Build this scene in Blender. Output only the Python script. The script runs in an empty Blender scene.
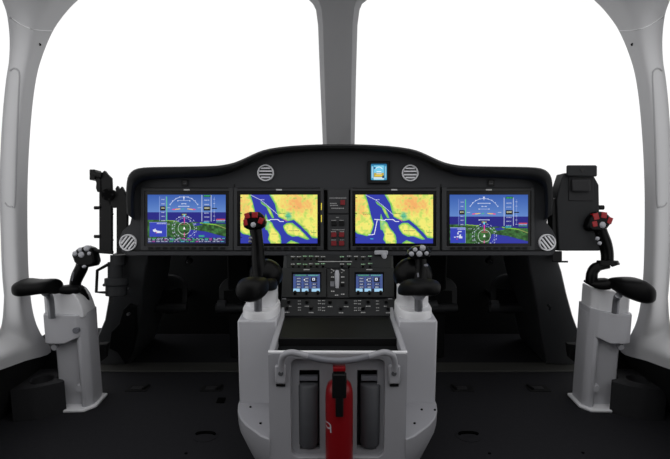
import bpy, math, random
import numpy as np
from mathutils import Vector as V

# ------------------------------------------------------------ camera, world, light
PITCH = math.radians(8.4); FPX = 540.0
CAM = V((0, 0, 1.0))
sc = bpy.context.scene
cd = bpy.data.cameras.new('camera'); cd.sensor_width = 36; cd.lens = FPX / 670 * 36
cam = bpy.data.objects.new('camera', cd); sc.collection.objects.link(cam)
cam.location = CAM; cam.rotation_euler = (math.radians(90) - PITCH, 0, 0); cd.clip_start = .02
sc.camera = cam
world = bpy.data.worlds.new('studio_white'); sc.world = world; world.use_nodes = True
bg = world.node_tree.nodes['Background']
bg.inputs['Color'].default_value = (1, 1, 1, 1); bg.inputs['Strength'].default_value = 1.06
sc.view_settings.view_transform = 'Standard'; sc.view_settings.look = 'None'
sc.view_settings.exposure = 0; sc.view_settings.gamma = 1
sc.view_settings.use_curve_mapping = False
random.seed(4)

# ------------------------------------------------------------ measuring helpers
FW = V((0, math.cos(PITCH), -math.sin(PITCH))); UP = V((0, math.sin(PITCH), math.cos(PITCH))); RT = V((1, 0, 0))
def ray(px, py): return FW + RT * ((px - 335) / FPX) + UP * ((229.5 - py) / FPX)
def PD(px, py, D): return CAM + ray(px, py) * D
def PY(px, py, Y): r = ray(px, py); return CAM + r * (Y / r.y)
def PX(px, py, X): r = ray(px, py); return CAM + r * (X / r.x)
DP = 2.04                                            # distance to the instrument panel face
def F(px, py, n=0.0): return PD(px, py, DP - n)
SN = V((0, -.158, .30)).normalized(); SA = V((0, 1.70, .459))
def S(px, py, n=0.0):                                # the sloped console face
    r = ray(px, py); t = (SA - CAM).dot(SN) / r.dot(SN)
    return CAM + r * t + SN * n

# ------------------------------------------------------------ materials
def lin(c): return tuple((x / 255 / 12.92) if x / 255 <= .04045 else ((x / 255 + .055) / 1.055) ** 2.4 for x in c)
def mat(name, col, rough=.5, spec=.5, metal=0, var=0.0, scale=30, bump=0.0, emis=0):
    m = bpy.data.materials.new(name); m.use_nodes = True; nt = m.node_tree
    b = nt.nodes['Principled BSDF']
    c = (*lin(col), 1)
    b.inputs['Base Color'].default_value = c; b.inputs['Roughness'].default_value = rough
    b.inputs['Metallic'].default_value = metal; b.inputs['Specular IOR Level'].default_value = spec
    if emis:
        b.inputs['Emission Color'].default_value = c; b.inputs['Emission Strength'].default_value = emis
    tc = nt.nodes.new('ShaderNodeTexCoord')
    n = nt.nodes.new('ShaderNodeTexNoise'); n.inputs['Scale'].default_value = scale; n.inputs['Detail'].default_value = 3
    nt.links.new(tc.outputs['Object'], n.inputs['Vector'])
    mx = nt.nodes.new('ShaderNodeMix'); mx.data_type = 'RGBA'; mx.blend_type = 'MULTIPLY'
    mx.inputs[0].default_value = 1
    mr = nt.nodes.new('ShaderNodeMapRange'); mr.inputs['To Min'].default_value = 1 - var; mr.inputs['To Max'].default_value = 1 + var
    nt.links.new(n.outputs['Fac'], mr.inputs['Value'])
    mx.inputs[6].default_value = c; nt.links.new(mr.outputs['Result'], mx.inputs[7])
    nt.links.new(mx.outputs[2], b.inputs['Base Color'])
    if bump:
        bp = nt.nodes.new('ShaderNodeBump'); bp.inputs['Strength'].default_value = bump; bp.inputs['Distance'].default_value = .002
        nt.links.new(n.outputs['Fac'], bp.inputs['Height']); nt.links.new(bp.outputs['Normal'], b.inputs['Normal'])
    return m
M = dict(
    frame=mat('frame_grey_paint', (178, 178, 180), .5, .25, var=.02, scale=8),
    post=mat('post_grey_paint', (150, 150, 152), .5, .25, var=.02, scale=8),
    seam=mat('seam_light', (225, 225, 227), .5), hole=mat('hole_black', (8, 8, 8), .8, 0),
    white=mat('shell_grey_shaded', (148, 148, 153), .42, .35, var=.02, scale=20),  # darker than the columns: weaker light on the console front, put into the colour
    column=mat('column_light_grey_shell', (180, 180, 185), .42, .35, var=.02, scale=20),
    collar=mat('collar_grey_toplit', (218, 218, 221), .35, .4, var=.02),  # paler than the columns: brighter top light, put into the colour
    floor=mat('floor_black_rubber', (33, 33, 36), .8, .1, var=.12, scale=60, bump=.3),
    strip=mat('threshold_grey', (56, 56, 54), .6, .2, var=.05),
    wall=mat('lower_wall_black', (26, 26, 27), .7, .1, var=.05),
    dark=mat('deep_black', (17, 18, 19), .7, .1, var=.05),
    wing=mat('wing_charcoal', (62, 63, 65), .4, .3, var=.06, scale=5),
    pedal=mat('pedal_charcoal', (40, 41, 43), .5, .3, var=.05),
    shield=mat('glareshield_black', (17, 18, 20), .62, .18, var=.05, scale=200, bump=.15),
    panel=mat('panel_charcoal', (48, 49, 52), .6, .25, var=.04, scale=200, bump=.1),
    bezel=mat('bezel_charcoal', (47, 48, 50), .5, .3, var=.03),
    bezel2=mat('bezel_rim', (62, 63, 66), .5, .3, var=.03),
    gloss=mat('black_glass', (9, 9, 10), .25, .3),
    black=mat('black_plastic', (13, 13, 14), .5, .2, var=.05),
    grip=mat('grip_black', (6, 6, 7), .32, .12, var=.05),
    pad=mat('pad_black_rubber', (9, 9, 10), .45, .15, var=.05, scale=60),
    case=mat('case_black', (36, 37, 39), .6, .2, var=.04),
    box=mat('storage_box_black', (38, 38, 40), .6, .2, var=.05),
    steel=mat('brushed_steel', (140, 141, 146), .35, .5, metal=.7),
    ring=mat('vent_silver', (222, 222, 226), .4, .5),
    vback=mat('vent_back', (28, 28, 30), .6, .2),
    btn=mat('button_silver_grey', (165, 166, 172), .4, .4),
    btn2=mat('button_mid_grey', (110, 111, 118), .4, .4),
    red=mat('button_red', (150, 14, 24), .4, .4), dred=mat('button_dark_red', (118, 30, 36), .5, .3),
    ext=mat('extinguisher_red', (122, 10, 18), .35, .35),
    can=mat('canister_grey', (74, 75, 79), .5, .3, var=.05),
    mark=mat('marking_white', (190, 190, 190), .6, .2), gmark=mat('marking_green', (150, 190, 155), .6, .2),
    dim=mat('marking_dim', (165, 165, 165), .6, .2), cord=mat('lit_yellow', (225, 205, 60), .5, emis=.6),
    knob=mat('knob_black', (16, 16, 17), .4, .35),
)
def glass_mat():
    m = bpy.data.materials.new('window_glass'); m.use_nodes = True; nt = m.node_tree; nt.nodes.clear()
    o = nt.nodes.new('ShaderNodeOutputMaterial'); t = nt.nodes.new('ShaderNodeBsdfTransparent')
    g = nt.nodes.new('ShaderNodeBsdfGlossy'); g.inputs['Roughness'].default_value = .02
    mx = nt.nodes.new('ShaderNodeMixShader'); mx.inputs[0].default_value = .03
    nt.links.new(t.outputs[0], mx.inputs[1]); nt.links.new(g.outputs[0], mx.inputs[2]); nt.links.new(mx.outputs[0], o.inputs[0])
    return m
M['glass'] = glass_mat()
def screen_mat():
    m = bpy.data.materials.new('lit_screen'); m.use_nodes = True; nt = m.node_tree
    b = nt.nodes['Principled BSDF']; b.inputs['Base Color'].default_value = (.01, .01, .01, 1); b.inputs['Roughness'].default_value = .35
    b.inputs['Specular IOR Level'].default_value = .1
    a = nt.nodes.new('ShaderNodeAttribute'); a.attribute_name = 'pixels'
    nt.links.new(a.outputs['Color'], b.inputs['Emission Color']); b.inputs['Emission Strength'].default_value = 1
    return m
M['screen'] = screen_mat()

# ------------------------------------------------------------ mesh builder
class MB:
    def __init__(s): s.v = []; s.f = []
    def add(s, vs, fs):
        o = len(s.v); s.v += [tuple(p) for p in vs]; s.f += [tuple(o + i for i in f) for f in fs]; return s
    def hexa(s, a, b):                       # a: 4 corner points, b: 4 matching points
        return s.add(list(a) + list(b), [(3, 2, 1, 0), (4, 5, 6, 7), (0, 1, 5, 4), (1, 2, 6, 5), (2, 3, 7, 6), (3, 0, 4, 7)])
    def box(s, x0, x1, y0, y1, z0, z1):
        return s.hexa([(x0, y0, z0), (x1, y0, z0), (x1, y1, z0), (x0, y1, z0)], [(x0, y0, z1), (x1, y0, z1), (x1, y1, z1), (x0, y1, z1)])
    def slab(s, fn, x0, x1, y0, y1, n0, n1): # picture-rectangle on a plane function
        c = [(x0, y0), (x1, y0), (x1, y1), (x0, y1)]
        return s.hexa([fn(x, y, n0) for x, y in c], [fn(x, y, n1) for x, y in c])
    def prism(s, pts, vec):
        pts = [V(p) for p in pts]; vec = V(vec); n = len(pts)
        fs = [tuple(range(n))[::-1], tuple(range(n, 2 * n))] + [(i, (i + 1) % n, n + (i + 1) % n, n + i) for i in range(n)]
        return s.add(pts + [p + vec for p in pts], fs)
    def loft(s, rings, caps=True, closed=True):
        n = len(rings[0]); vs = [p for r in rings for p in r]; fs = []
        for k in range(len(rings) - 1):
            for i in range(n if closed else n - 1):
                j = (i + 1) % n; fs.append((k * n + i, k * n + j, (k + 1) * n + j, (k + 1) * n + i))
        if caps: fs += [tuple(range(n))[::-1], tuple((len(rings) - 1) * n + i for i in range(n))]
        return s.add(vs, fs)
    def tube(s, pts, r, n=12, flat=1.0, ref=None):
        pts = [V(p) for p in pts]; rs = r if isinstance(r, (list, tuple)) else [r] * len(pts); rings = []
        for i, p in enumerate(pts):
            d = (pts[min(i + 1, len(pts) - 1)] - pts[max(i - 1, 0)]).normalized()
            a = V(ref) if ref else (V((0, 1, 0)) if abs(d.y) < .8 else V((1, 0, 0)))
            u = (a - d * a.dot(d)).normalized(); w = d.cross(u)
            rings.append([p + (u * math.cos(t) * flat + w * math.sin(t)) * rs[i] for t in [2 * math.pi * k / n for k in range(n)]])
        return s.loft(rings)
    def cyl(s, a, b, r, n=20, r2=None): return s.tube([a, b], [r, r if r2 is None else r2], n)
    def lathe(s, base, prof, n=28):          # prof: (radius, z)
        return s.loft([[V(base) + V((r * math.cos(t), r * math.sin(t), z)) for t in [2 * math.pi * k / n for k in range(n)]] for r, z in prof])
    def ball(s, c, r, n=14, m=9):
        if not isinstance(r, (tuple, list)): r = (r, r, r)
        rings = []
        for k in range(1, m):
            a = math.pi * k / m
            rings.append([V(c) + V((r[0] * math.sin(a) * math.cos(t), r[1] * math.sin(a) * math.sin(t), r[2] * math.cos(a))) for t in [2 * math.pi * i / n for i in range(n)]])
        return s.loft(rings)
    def ringslab(s, fn, o, i, n0, n1):       # rectangular frame, o/i = (x0,x1,y0,y1)
        oc = [(o[0], o[2]), (o[1], o[2]), (o[1], o[3]), (o[0], o[3])]; ic = [(i[0], i[2]), (i[1], i[2]), (i[1], i[3]), (i[0], i[3])]
        vs = [fn(*p, n0) for p in oc] + [fn(*p, n1) for p in oc] + [fn(*p, n1) for p in ic] + [fn(*p, n0) for p in ic]; fs = []
        for a in range(4):
            for k in range(4): fs.append((a * 4 % 16 + k, a * 4 % 16 + (k + 1) % 4, (a * 4 + 4) % 16 + (k + 1) % 4, (a * 4 + 4) % 16 + k))
        return s.add(vs, fs)
    def build(s, name, m, parent=None, bevel=0, seg=2, sub=0, ang=35, smooth=True):
        me = bpy.data.meshes.new(name); me.from_pydata(s.v, [], s.f)
        import bmesh
        bm = bmesh.new(); bm.from_mesh(me); bmesh.ops.recalc_face_normals(bm, faces=bm.faces); bm.to_mesh(me); bm.free()
        me.materials.append(M[m] if isinstance(m, str) else m)
        if smooth:
            me.polygons.foreach_set('use_smooth', [True] * len(me.polygons)); me.set_sharp_from_angle(angle=math.radians(ang))
        o = bpy.data.objects.new(name, me); sc.collection.objects.link(o)
        if bevel:
            b = o.modifiers.new('bevel', 'BEVEL'); b.width = bevel; b.segments = seg; b.limit_method = 'ANGLE'; b.angle_limit = math.radians(30)
            b.harden_normals = False
        if sub:
            q = o.modifiers.new('sub', 'SUBSURF'); q.levels = sub; q.render_levels = sub
        if parent:
            o.parent = parent; o.matrix_parent_inverse = parent.matrix_basis.inverted()
        return o
def mb(): return MB()
def tag(o, label, cat, group=None):
    o['label'] = label; o['category'] = cat
    if group: o['group'] = group
    return o
def thing(name, loc, label, cat, group=None):
    o = bpy.data.objects.new(name, None); sc.collection.objects.link(o); o.location = loc; o.empty_display_size = .02
    return tag(o, label, cat, group)
def struct(o): o['kind'] = 'structure'; return o
def smooth_path(pts, k=4):                    # Catmull-Rom
    out = []; P = [V(p) for p in pts]
    for i in range(len(P) - 1):
        a, b, c, d = P[max(i - 1, 0)], P[i], P[i + 1], P[min(i + 2, len(P) - 1)]
        for j in range(k):
            t = j / k
            out.append(.5 * ((2 * b) + (c - a) * t + (2 * a - 5 * b + 4 * c - d) * t * t + (3 * b - a - 3 * c + d) * t ** 3))
    return out + [P[-1]]

XC = .010                                      # the cabin's centre line
# ------------------------------------------------------------ room shell
WX = 1.15
struct(mb().box(-1.6 + XC, 1.6 + XC, -1.2, 2.95, -.04, 0).build('floor', 'floor'))
struct(mb().box(-1.35 + XC, 1.35 + XC, 2.0, 2.75, 1.74, 1.80).build('ceiling', 'frame'))
struct(mb().box(-1.25, 1.25, -.50, -.45, 0, 1.5).build('rear_light_block', 'dark'))  # unseen black wall behind the camera, added to block low rear light
for s, nm in ((-1, 'wall_left'), (1, 'wall_right')):
    X = s * WX
    Xf = -1.25 if s < 0 else 1.285                                # the wall leans outwards towards the floor
    ln = [(-.5, .36), (1.2, .33), (1.76, .256), (2.09, .208)]
    m = mb().loft([[V((Xf, y, 0)), V((X, y, z)), V((X + s * .11, y, z)), V((Xf + s * .05, y, 0))] for y, z in ln])
    m.prism([(Xf, 2.09, 0), (XC + s * 1.0, 2.12, 0), (XC + s * 1.0, 2.12, .12), (XC + s * .957, 2.12, .15), (XC + s * .945, 2.12, .212), (X, 2.09, .208)], (0, .03, 0))
    struct(m.build(nm, 'wall'))
struct(mb().box(-1.09 + XC, 1.09 + XC, 2.85, 2.90, 0, .86).build('wall_front', 'dark'))

# pillars: outline measured in the side-wall plane, real thickness outwards
RLP = [(150, -55), (112, -26), (78, 0), (60, 20), (50, 37), (41, 60), (36, 80), (32, 110), (29, 150), (27.5, 190), (27.5, 230), (28.5, 270), (31, 300), (35, 320), (41, 334), (51, 352), (25, 361), (0, 370), (-60, 390), (-300, 524)]
LLP = [(-30, -55), (-8, -26), (2, 0), (7, 15), (9.5, 37), (9, 60), (6, 80), (3, 110), (0.5, 150), (-.5, 190), (.5, 230), (2.5, 270), (4, 290), (3.5, 306), (2.5, 319), (0, 330), (-6, 339), (-20, 346), (-60, 352), (-300, 464)]
def lean(t): t = max(0, min(1, (t - .3) / .7)); return WX + .075 * t * t * (3 - 2 * t) * (.6 + .4 * t)
def on_pillar(side, px, py, lift=0):               # a point on the pillar's inner face (left-hand pixel frame)
    ys = [p[1] for p in RLP[:15]]; r = np.interp(py, ys, [p[0] for p in RLP[:15]]); l = np.interp(py, [p[1] for p in LLP[:15]], [p[0] for p in LLP[:15]])
    X = lean((r - px) / (r - l)) - lift
    return PX(px, py, -X) if side < 0 else PX(672 - px, py, X)
def pillar(side, name):
    R_ = smooth_path([(x, y, 0) for x, y in RLP], 4); L_ = smooth_path([(x, y, 0) for x, y in LLP], 4); rings = []
    for p, q in zip(R_, L_):
        ring = []
        for k in range(17):
            t = k / 16; c = p.lerp(q, t); X = lean(t)
            ring.append(PX(c.x, c.y, -X) if side < 0 else PX(672 - c.x, c.y, X))
        ring.append(ring[-1] + V((side * .02, .04, 0))); ring.append(ring[0] + V((side * .10, .0, 0)))
        rings.append(ring)
    return struct(mb().loft(rings).build(name, 'frame', ang=60))
p1 = pillar(-1, 'trim_1'); p2 = pillar(1, 'trim_2')
for s, par in ((-1, p1), (1, p2)):
    q = lambda x, y: on_pillar(s, x, y)
    mb().tube([on_pillar(s, x, y, .0015) for x, y in ((9, 16.5), (12, 18.6), (15, 20.5), (18, 22.6), (21, 24.6), (24, 26), (27, 27.3), (30, 28.4), (34, 29.4), (38, 30.1), (42, 30.5), (46, 30.7), (52, 30.8))], .0019, 6).build('seam', 'seam', par)
    h = on_pillar(s, 39.8, 44.5); mb().cyl(h, on_pillar(s, 39.8, 44.5, .002), .0055, 14).build('screw_hole', 'hole', par)
    pts = smooth_path([q(5.5, 203), q(8, 206), q(12, 206.5), q(15, 203), q(16.5, 150), q(18.5, 100), q(19.6, 76), q(17.5, 70), q(13.5, 68.5), q(10, 71)], 3)
    mb().tube(pts, .0035, 8).build('recess_shade_line', 'post', par)  # darker grey paints in the shade along the groove edge

def post():
    lv = [(150, 323, 354.5), (78, 320, 356), (25, 318, 357.5), (10, 316, 359.5), (4, 313, 362), (0, 309, 367), (-8, 300, 376), (-22, 285, 392), (-40, 260, 418)]
    rings = []; Yb, Yt = 2.98, 2.74
    for y, l, r in lv:
        Y = Yt + (Yb - Yt) * max(0, (y + 40) / 190)
        a, b = PY(l, y, Y), PY(r, y, Y); w = b.x - a.x; e = w * .13
        rings.append([a, a + V((e * .15, -.006, 0)), a + V((e, -.035, 0)), b + V((-e, -.035, 0)), b + V((-e * .15, -.006, 0)), b, b + V((-e, .05, 0)), a + V((e, .05, 0))])
    # carry it down behind the glareshield
    bot = [p + (p - r) * .8 for p, r in zip(rings[0], rings[1])]
    return struct(mb().loft([bot] + rings).build('trim_3', 'post', ang=25))
post()
struct(mb().box(-1.15 + XC, 1.15 + XC, 2.33, 2.43, 0, .008).build('trim_4', 'strip', bevel=.003))

# glazing
def pane(name, bot, top):
    pb, pt = smooth_path(bot, 6), smooth_path(top, 6)
    struct(mb().loft([pb, pt], caps=False, closed=False).build(name, 'glass'))
for s, a, b in ((-1, 'window_1', 'window_3'), (1, 'window_2', 'window_4')):
    pane(a, [(s * 1.23, 2.02, .12), (s * 1.2, 2.45, .1), (s * .9, 2.92, .1), (0, 3.09, .1)], [(s * 1.23, 2.02, 1.76), (s * 1.2, 2.35, 1.76), (s * .9, 2.68, 1.76), (0, 2.82, 1.76)])
    pane(b, [(s * 1.22, .35, .25), (s * 1.22, 1.2, .25), (s * 1.22, 1.98, .25)], [(s * 1.22, .35, 1.75), (s * 1.22, 1.2, 1.75), (s * 1.22, 1.98, 1.75)])

# footwell wings (curved charcoal sides under the panel)
def wing(outer, inner, name):
    n = len(outer); rings = []
    for (ox, oy), (ix, iy), Y in zip(outer, inner, [2.08, 2.11, 2.17, 2.25, 2.33, 2.42]):
        a, b = PY(ox, oy, Y), PY(ix, iy, Y - .01); mid = a.lerp(b, .5) + V((0, -.015, 0))
        rings.append([a, mid, b, b + V((0, .36, 0)), a + V((0, .36, 0))])
    return struct(mb().loft(rings).build(name, 'wing', bevel=.006))
WO = [(112, 254), (110, 275), (108, 300), (104.5, 320), (97, 338), (93, 364)]; WI = [(149, 254), (144, 275), (142, 296), (140.5, 318), (137, 338), (130, 364)]
wL = wing(WO, WI, 'trim_5')
wR = wing([(556, 254), (562, 272), (567, 294), (573, 316), (580, 335), (584, 364)], [(527, 254), (531, 275), (535, 296), (538, 318), (541, 338), (546, 364)], 'trim_6')
# hinge-like bracket on the left wing
b = mb().prism([PY(x, y, 2.10 + .3 * (y - 300) / 60) + V((0, -.03, 0)) for x, y in [(126, 308), (131, 303), (137, 305), (138, 330), (134, 350), (128, 362), (120, 350), (112, 346), (114, 330), (122, 322)]], (0, .03, 0)).build('bracket', 'dark', wL, bevel=.002)
c = PY(131, 312, 2.14); mb().cyl(c + V((0, -.035, 0)), c + V((0, -.015, 0)), .006).build('bolt', 'wing', wL)
c = PY(545.5, 303, 2.15); mb().tube([c + V((0, -.02, 0)), c + V((.008, -.03, -.01)), c + V((.01, -.02, -.022))], .005, 8).build('catch', 'dark', wR)

# ------------------------------------------------------------ instrument panel
OUT = [(126.5, 214), (125.8, 200), (126.3, 187), (127.5, 178), (131, 172), (138, 168.3), (152, 167), (180, 166.6), (210, 166), (222, 165), (234, 162.5), (246, 157.5), (258, 152), (270, 148.5), (291, 145.8), (317, 144.4), (340, 144)]
INN = [(134.5, 220), (134.2, 205), (134.6, 194), (136, 187.5), (140, 183), (147, 180.3), (160, 179), (180, 178), (210, 177), (224, 174.5), (236, 170.5), (247, 165), (259, 159), (271, 155.5), (292, 152.5), (317, 151), (340, 150.6)]
CM = 339.5
OUT = OUT + [(2 * CM - x, y) for x, y in OUT[::-1][1:]]; INN = INN + [(2 * CM - x, y) for x, y in INN[::-1][1:]]
pan = thing('instrument_panel', PY(339, 254, 2.1), 'wide charcoal instrument panel under a humped black padded glareshield', 'instrument panel')
def lp(o, i, t): return (o[0] + (i[0] - o[0]) * t, o[1] + (i[1] - o[1]) * t)
secs = [(0, .0, V((0, .72, -.085))), (0, .03, None), (.06, .058, None), (.25, .07, None), (.6, .068, None), (.88, .05, None), (1, .025, None), (1.02, -.01, None)]
so = [smooth_path([(x, y, 0) for x, y in L], 2) for L in (OUT, INN)]
rings = []
for o_, i_ in zip(*so):
    rg = []
    for t, n, off in secs:
        x, y = lp(o_, i_, t); p = F(x, y, n)
        rg.append(p + off if off else p)
    rings.append(rg)
mb().loft(rings, closed=True).build('glareshield', 'shield', pan, ang=60)
inner = [lp(o_, i_, .6) for o_, i_ in zip(OUT, INN)]
face = [(130, 224), (122.5, 231), (119.5, 238), (119, 246), (122, 252), (127, 255.5), (552, 255.5), (555.5, 251), (557, 245), (556, 237), (552.5, 230), (547, 223)]
# face polygon: ears + inner outline, front and back
poly = [(x, y) for x, y in face] + [(x, y) for x, y in inner[::-1]]
mb().prism([F(x, y, 0) for x, y in poly], FW * .12).build('panel_face', 'panel', pan, bevel=.002)
mb().slab(F, 127, 551, 251.5, 255.5, -.002, .022).build('lower_ledge', 'panel', pan, bevel=.002)
mb().slab(F, 129, 549, 249.6, 250.8, -.002, .004).build('lower_groove', 'black', pan)
# dark vertical gaps either side of the switch column
mb().slab(F, 324.2, 327.2, 190, 250, -.002, .002).build('gap', 'hole', pan); mb().slab(F, 349.2, 350.4, 190, 250, -.002, .002).build('gap', 'hole', pan)
mb().slab(F, 234, 235, 184, 251, -.001, .0015).build('joint', 'black', pan); mb().slab(F, 440.3, 441.3, 184, 251, -.001, .0015).build('joint', 'black', pan)
# the dark body of the panel behind and under
mb().hexa([F(150, 254, -.1), F(528, 254, -.1), F(528, 200, -.1), F(150, 200, -.1)], [V((-.72, 2.80, .60)), V((.74, 2.80, .60)), V((.74, 2.80, .8)), V((-.72, 2.80, .8))]).build('panel_body', 'dark', pan)

# ------------------------------------------------------------ screens (pictures drawn cell by cell into a mesh attribute)
def canvas(w, h, c): a = np.zeros((h, w, 3)); a[:] = c; return a
def fill(a, pts, c, mask=None):
    h, w, _ = a.shape; yy, xx = np.mgrid[0:h, 0:w] + .5; ins = np.zeros((h, w), bool); n = len(pts)
    for i in range(n):
        (x0, y0), (x1, y1) = pts[i], pts[(i + 1) % n]
        if y0 == y1: continue
        cr = ((y0 > yy) != (y1 > yy)) & (xx < (x1 - x0) * (yy - y0) / (y1 - y0) + x0); ins ^= cr
    if c is not None: a[ins] = c
    return ins
def line(a, p, q, c, w=1.0, al=1.0):
    h, wd, _ = a.shape; yy, xx = np.mgrid[0:h, 0:wd] + .5
    dx, dy = q[0] - p[0], q[1] - p[1]; L = dx * dx + dy * dy + 1e-9
    t = np.clip(((xx - p[0]) * dx + (yy - p[1]) * dy) / L, 0, 1)
    m = np.hypot(xx - p[0] - t * dx, yy - p[1] - t * dy) <= w / 2 + .01
    a[m] = a[m] * (1 - al) + np.array(c) * al
def rect(a, x0, y0, x1, y1, c, al=1.0):
    x0, y0, x1, y1 = [int(round(v)) for v in (x0, y0, x1, y1)]
    a[max(y0, 0):max(y1, 0), max(x0, 0):max(x1, 0)] = a[max(y0, 0):max(y1, 0), max(x0, 0):max(x1, 0)] * (1 - al) + np.array(c) * al
def arc(a, cx, cy, r, a0, a1, c, w=1.0, n=40, dash=1, al=1.0):
    for i in range(n):
        if i % dash: continue
        t0, t1 = [math.radians(a0 + (a1 - a0) * k / n) for k in (i, i + 1)]
        line(a, (cx + r * math.cos(t0), cy - r * math.sin(t0)), (cx + r * math.cos(t1), cy - r * math.sin(t1)), c, w, al)
def noise(h, w, cell, rng):
    g = rng.random((h // cell + 3, w // cell + 3)); y = np.arange(h) / cell; x = np.arange(w) / cell
    yi, xi = y.astype(int), x.astype(int); fy, fx = (y - yi)[:, None], (x - xi)[None]
    fy, fx = fy * fy * (3 - 2 * fy), fx * fx * (3 - 2 * fx)
    return (g[yi][:, xi] * (1 - fy) + g[yi + 1][:, xi] * fy) * (1 - fx) + (g[yi][:, xi + 1] * (1 - fy) + g[yi + 1][:, xi + 1] * fy) * fx
def blur(m, k):
    m = m.astype(float)
    for _ in range(k):
        p = np.pad(m, 1, mode='edge'); m = (p[1:-1, 1:-1] + p[:-2, 1:-1] + p[2:, 1:-1] + p[1:-1, :-2] + p[1:-1, 2:]) / 5
    return m
W_, H_ = 236, 147; K = .4
def T(pts, ox=42, oy=38): return [((x - ox) * K, (y - oy) * K) for x, y in pts]
def words(a, rng, x0, x1, y, c, hgt=2):
    x = x0
    while x < x1:
        w = rng.integers(1, 3); rect(a, x, y, min(x + w, x1), y + hgt, c, .85); x += w + 1
def make_map():
    rng = np.random.default_rng(7); a = canvas(W_, H_, (48, 58, 168)); land = np.zeros((H_, W_), bool)
    for P in ([(40, 36), (118, 36), (135, 90), (150, 150), (163, 205), (182, 262), (172, 300), (158, 335), (130, 352), (90, 340), (60, 335), (40, 318)],
              [(262, 36), (288, 78), (306, 108), (318, 160), (332, 205), (370, 225), (410, 238), (450, 228), (500, 270), (560, 328), (592, 366), (634, 368), (634, 36)],
              [(192, 84), (230, 112), (262, 132), (285, 175), (300, 215), (285, 215), (262, 178), (240, 132), (205, 108)],
              [(235, 180), (252, 228), (285, 250), (300, 285), (330, 318), (350, 350), (356, 407), (275, 407), (252, 375), (262, 340), (250, 310), (232, 300), (228, 240)],
              [(368, 275), (395, 252), (440, 250), (500, 298), (572, 375), (550, 378), (480, 352), (440, 356), (400, 335), (378, 305)],
              [(392, 407), (430, 382), (470, 397), (502, 407)]):
        land |= fill(a, T(P), None)
    d = blur(land, 34); n1 = noise(H_, W_, 9, rng); n2 = noise(H_, W_, 4, rng); n3 = noise(H_, W_, 22, rng)
    y = np.array((243, 236, 118.)); g = np.array((120, 196, 84.)); o = np.array((244, 176, 104.)); cy = np.array((92, 190, 150.))
    inl = np.clip((d - .66) * 3.0 + (n1 - .5) * .9 + (n2 - .5) * .3, 0, 1)[..., None]
    col = g * (1 - inl) + y * inl
    yy, xx = np.mgrid[0:H_, 0:W_]
    ne = np.exp(-(((xx - 175) / 50.) ** 2 + ((yy - 28) / 34.) ** 2)) + .8 * np.exp(-(((xx - 12) / 22.) ** 2 + ((yy - 40) / 40.) ** 2))
    ow = np.clip(ne * 1.15 + (n1 - .5) * .7 + (n2 - .5) * .5 - .25, 0, 1)[..., None] * inl
    col = col * (1 - ow) + o * ow
    cw = np.clip(np.exp(-(((xx - 147) / 11.) ** 2 + ((yy - 64) / 13.) ** 2)) * 1.4 + np.exp(-(((xx - 84) / 9.) ** 2 + ((yy - 90) / 18.) ** 2)) * .9 - .25 + (n2 - .5) * .5, 0, 1)[..., None]
    col = col * (1 - cw) + cy * cw
    gv = np.clip((noise(H_, W_, 11, rng) * .6 + noise(H_, W_, 5, rng) * .4 - .70) * 5, 0, .45)[..., None]; col = col * (1 - gv) + g * gv
    a[land] = col[land]
    line(a, *T([(440, 238), (580, 362)]), (48, 58, 168), 4)
    wh = (235, 238, 255)
    for P in ([(120, 40), (200, 80), (250, 120), (330, 190)],): 
        for p, q in zip(P, P[1:]): line(a, *T([p, q]), (215, 220, 245), 1.3)
    for P in ([(188, 224), (265, 232), (270, 226), (328, 226), (345, 240), (372, 240)], [(207, 232), (185, 338), (143, 342)]):
        for p, q in zip(P, P[1:]): line(a, *T([p, q]), wh, 2.2)
    line(a, *T([(372, 222), (398, 240)]), (215, 90, 150), 1.6)
    for x0, x1, yv in ((100, 160, 185), (412, 492, 308), (505, 540, 273), (585, 625, 321), (340, 388, 180), (282, 322, 333), (385, 420, 205), (525, 555, 297)):
        words(a, rng, (x0 - 42) * K, (x1 - 42) * K, int((yv - 38) * K), (60, 70, 60))
    words(a, rng, (195 - 42) * K, (226 - 42) * K, int((75 - 38) * K), wh); words(a, rng, (155 - 42) * K, (178 - 42) * K, int((368 - 38) * K), (80, 220, 230), 3)
    words(a, rng, (275 - 42) * K, (298 - 42) * K, 2, wh)
    for yy_ in (8, 56, 128): rect(a, 0, yy_, 5, yy_ + 2, (20, 20, 30))
    return a
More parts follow.
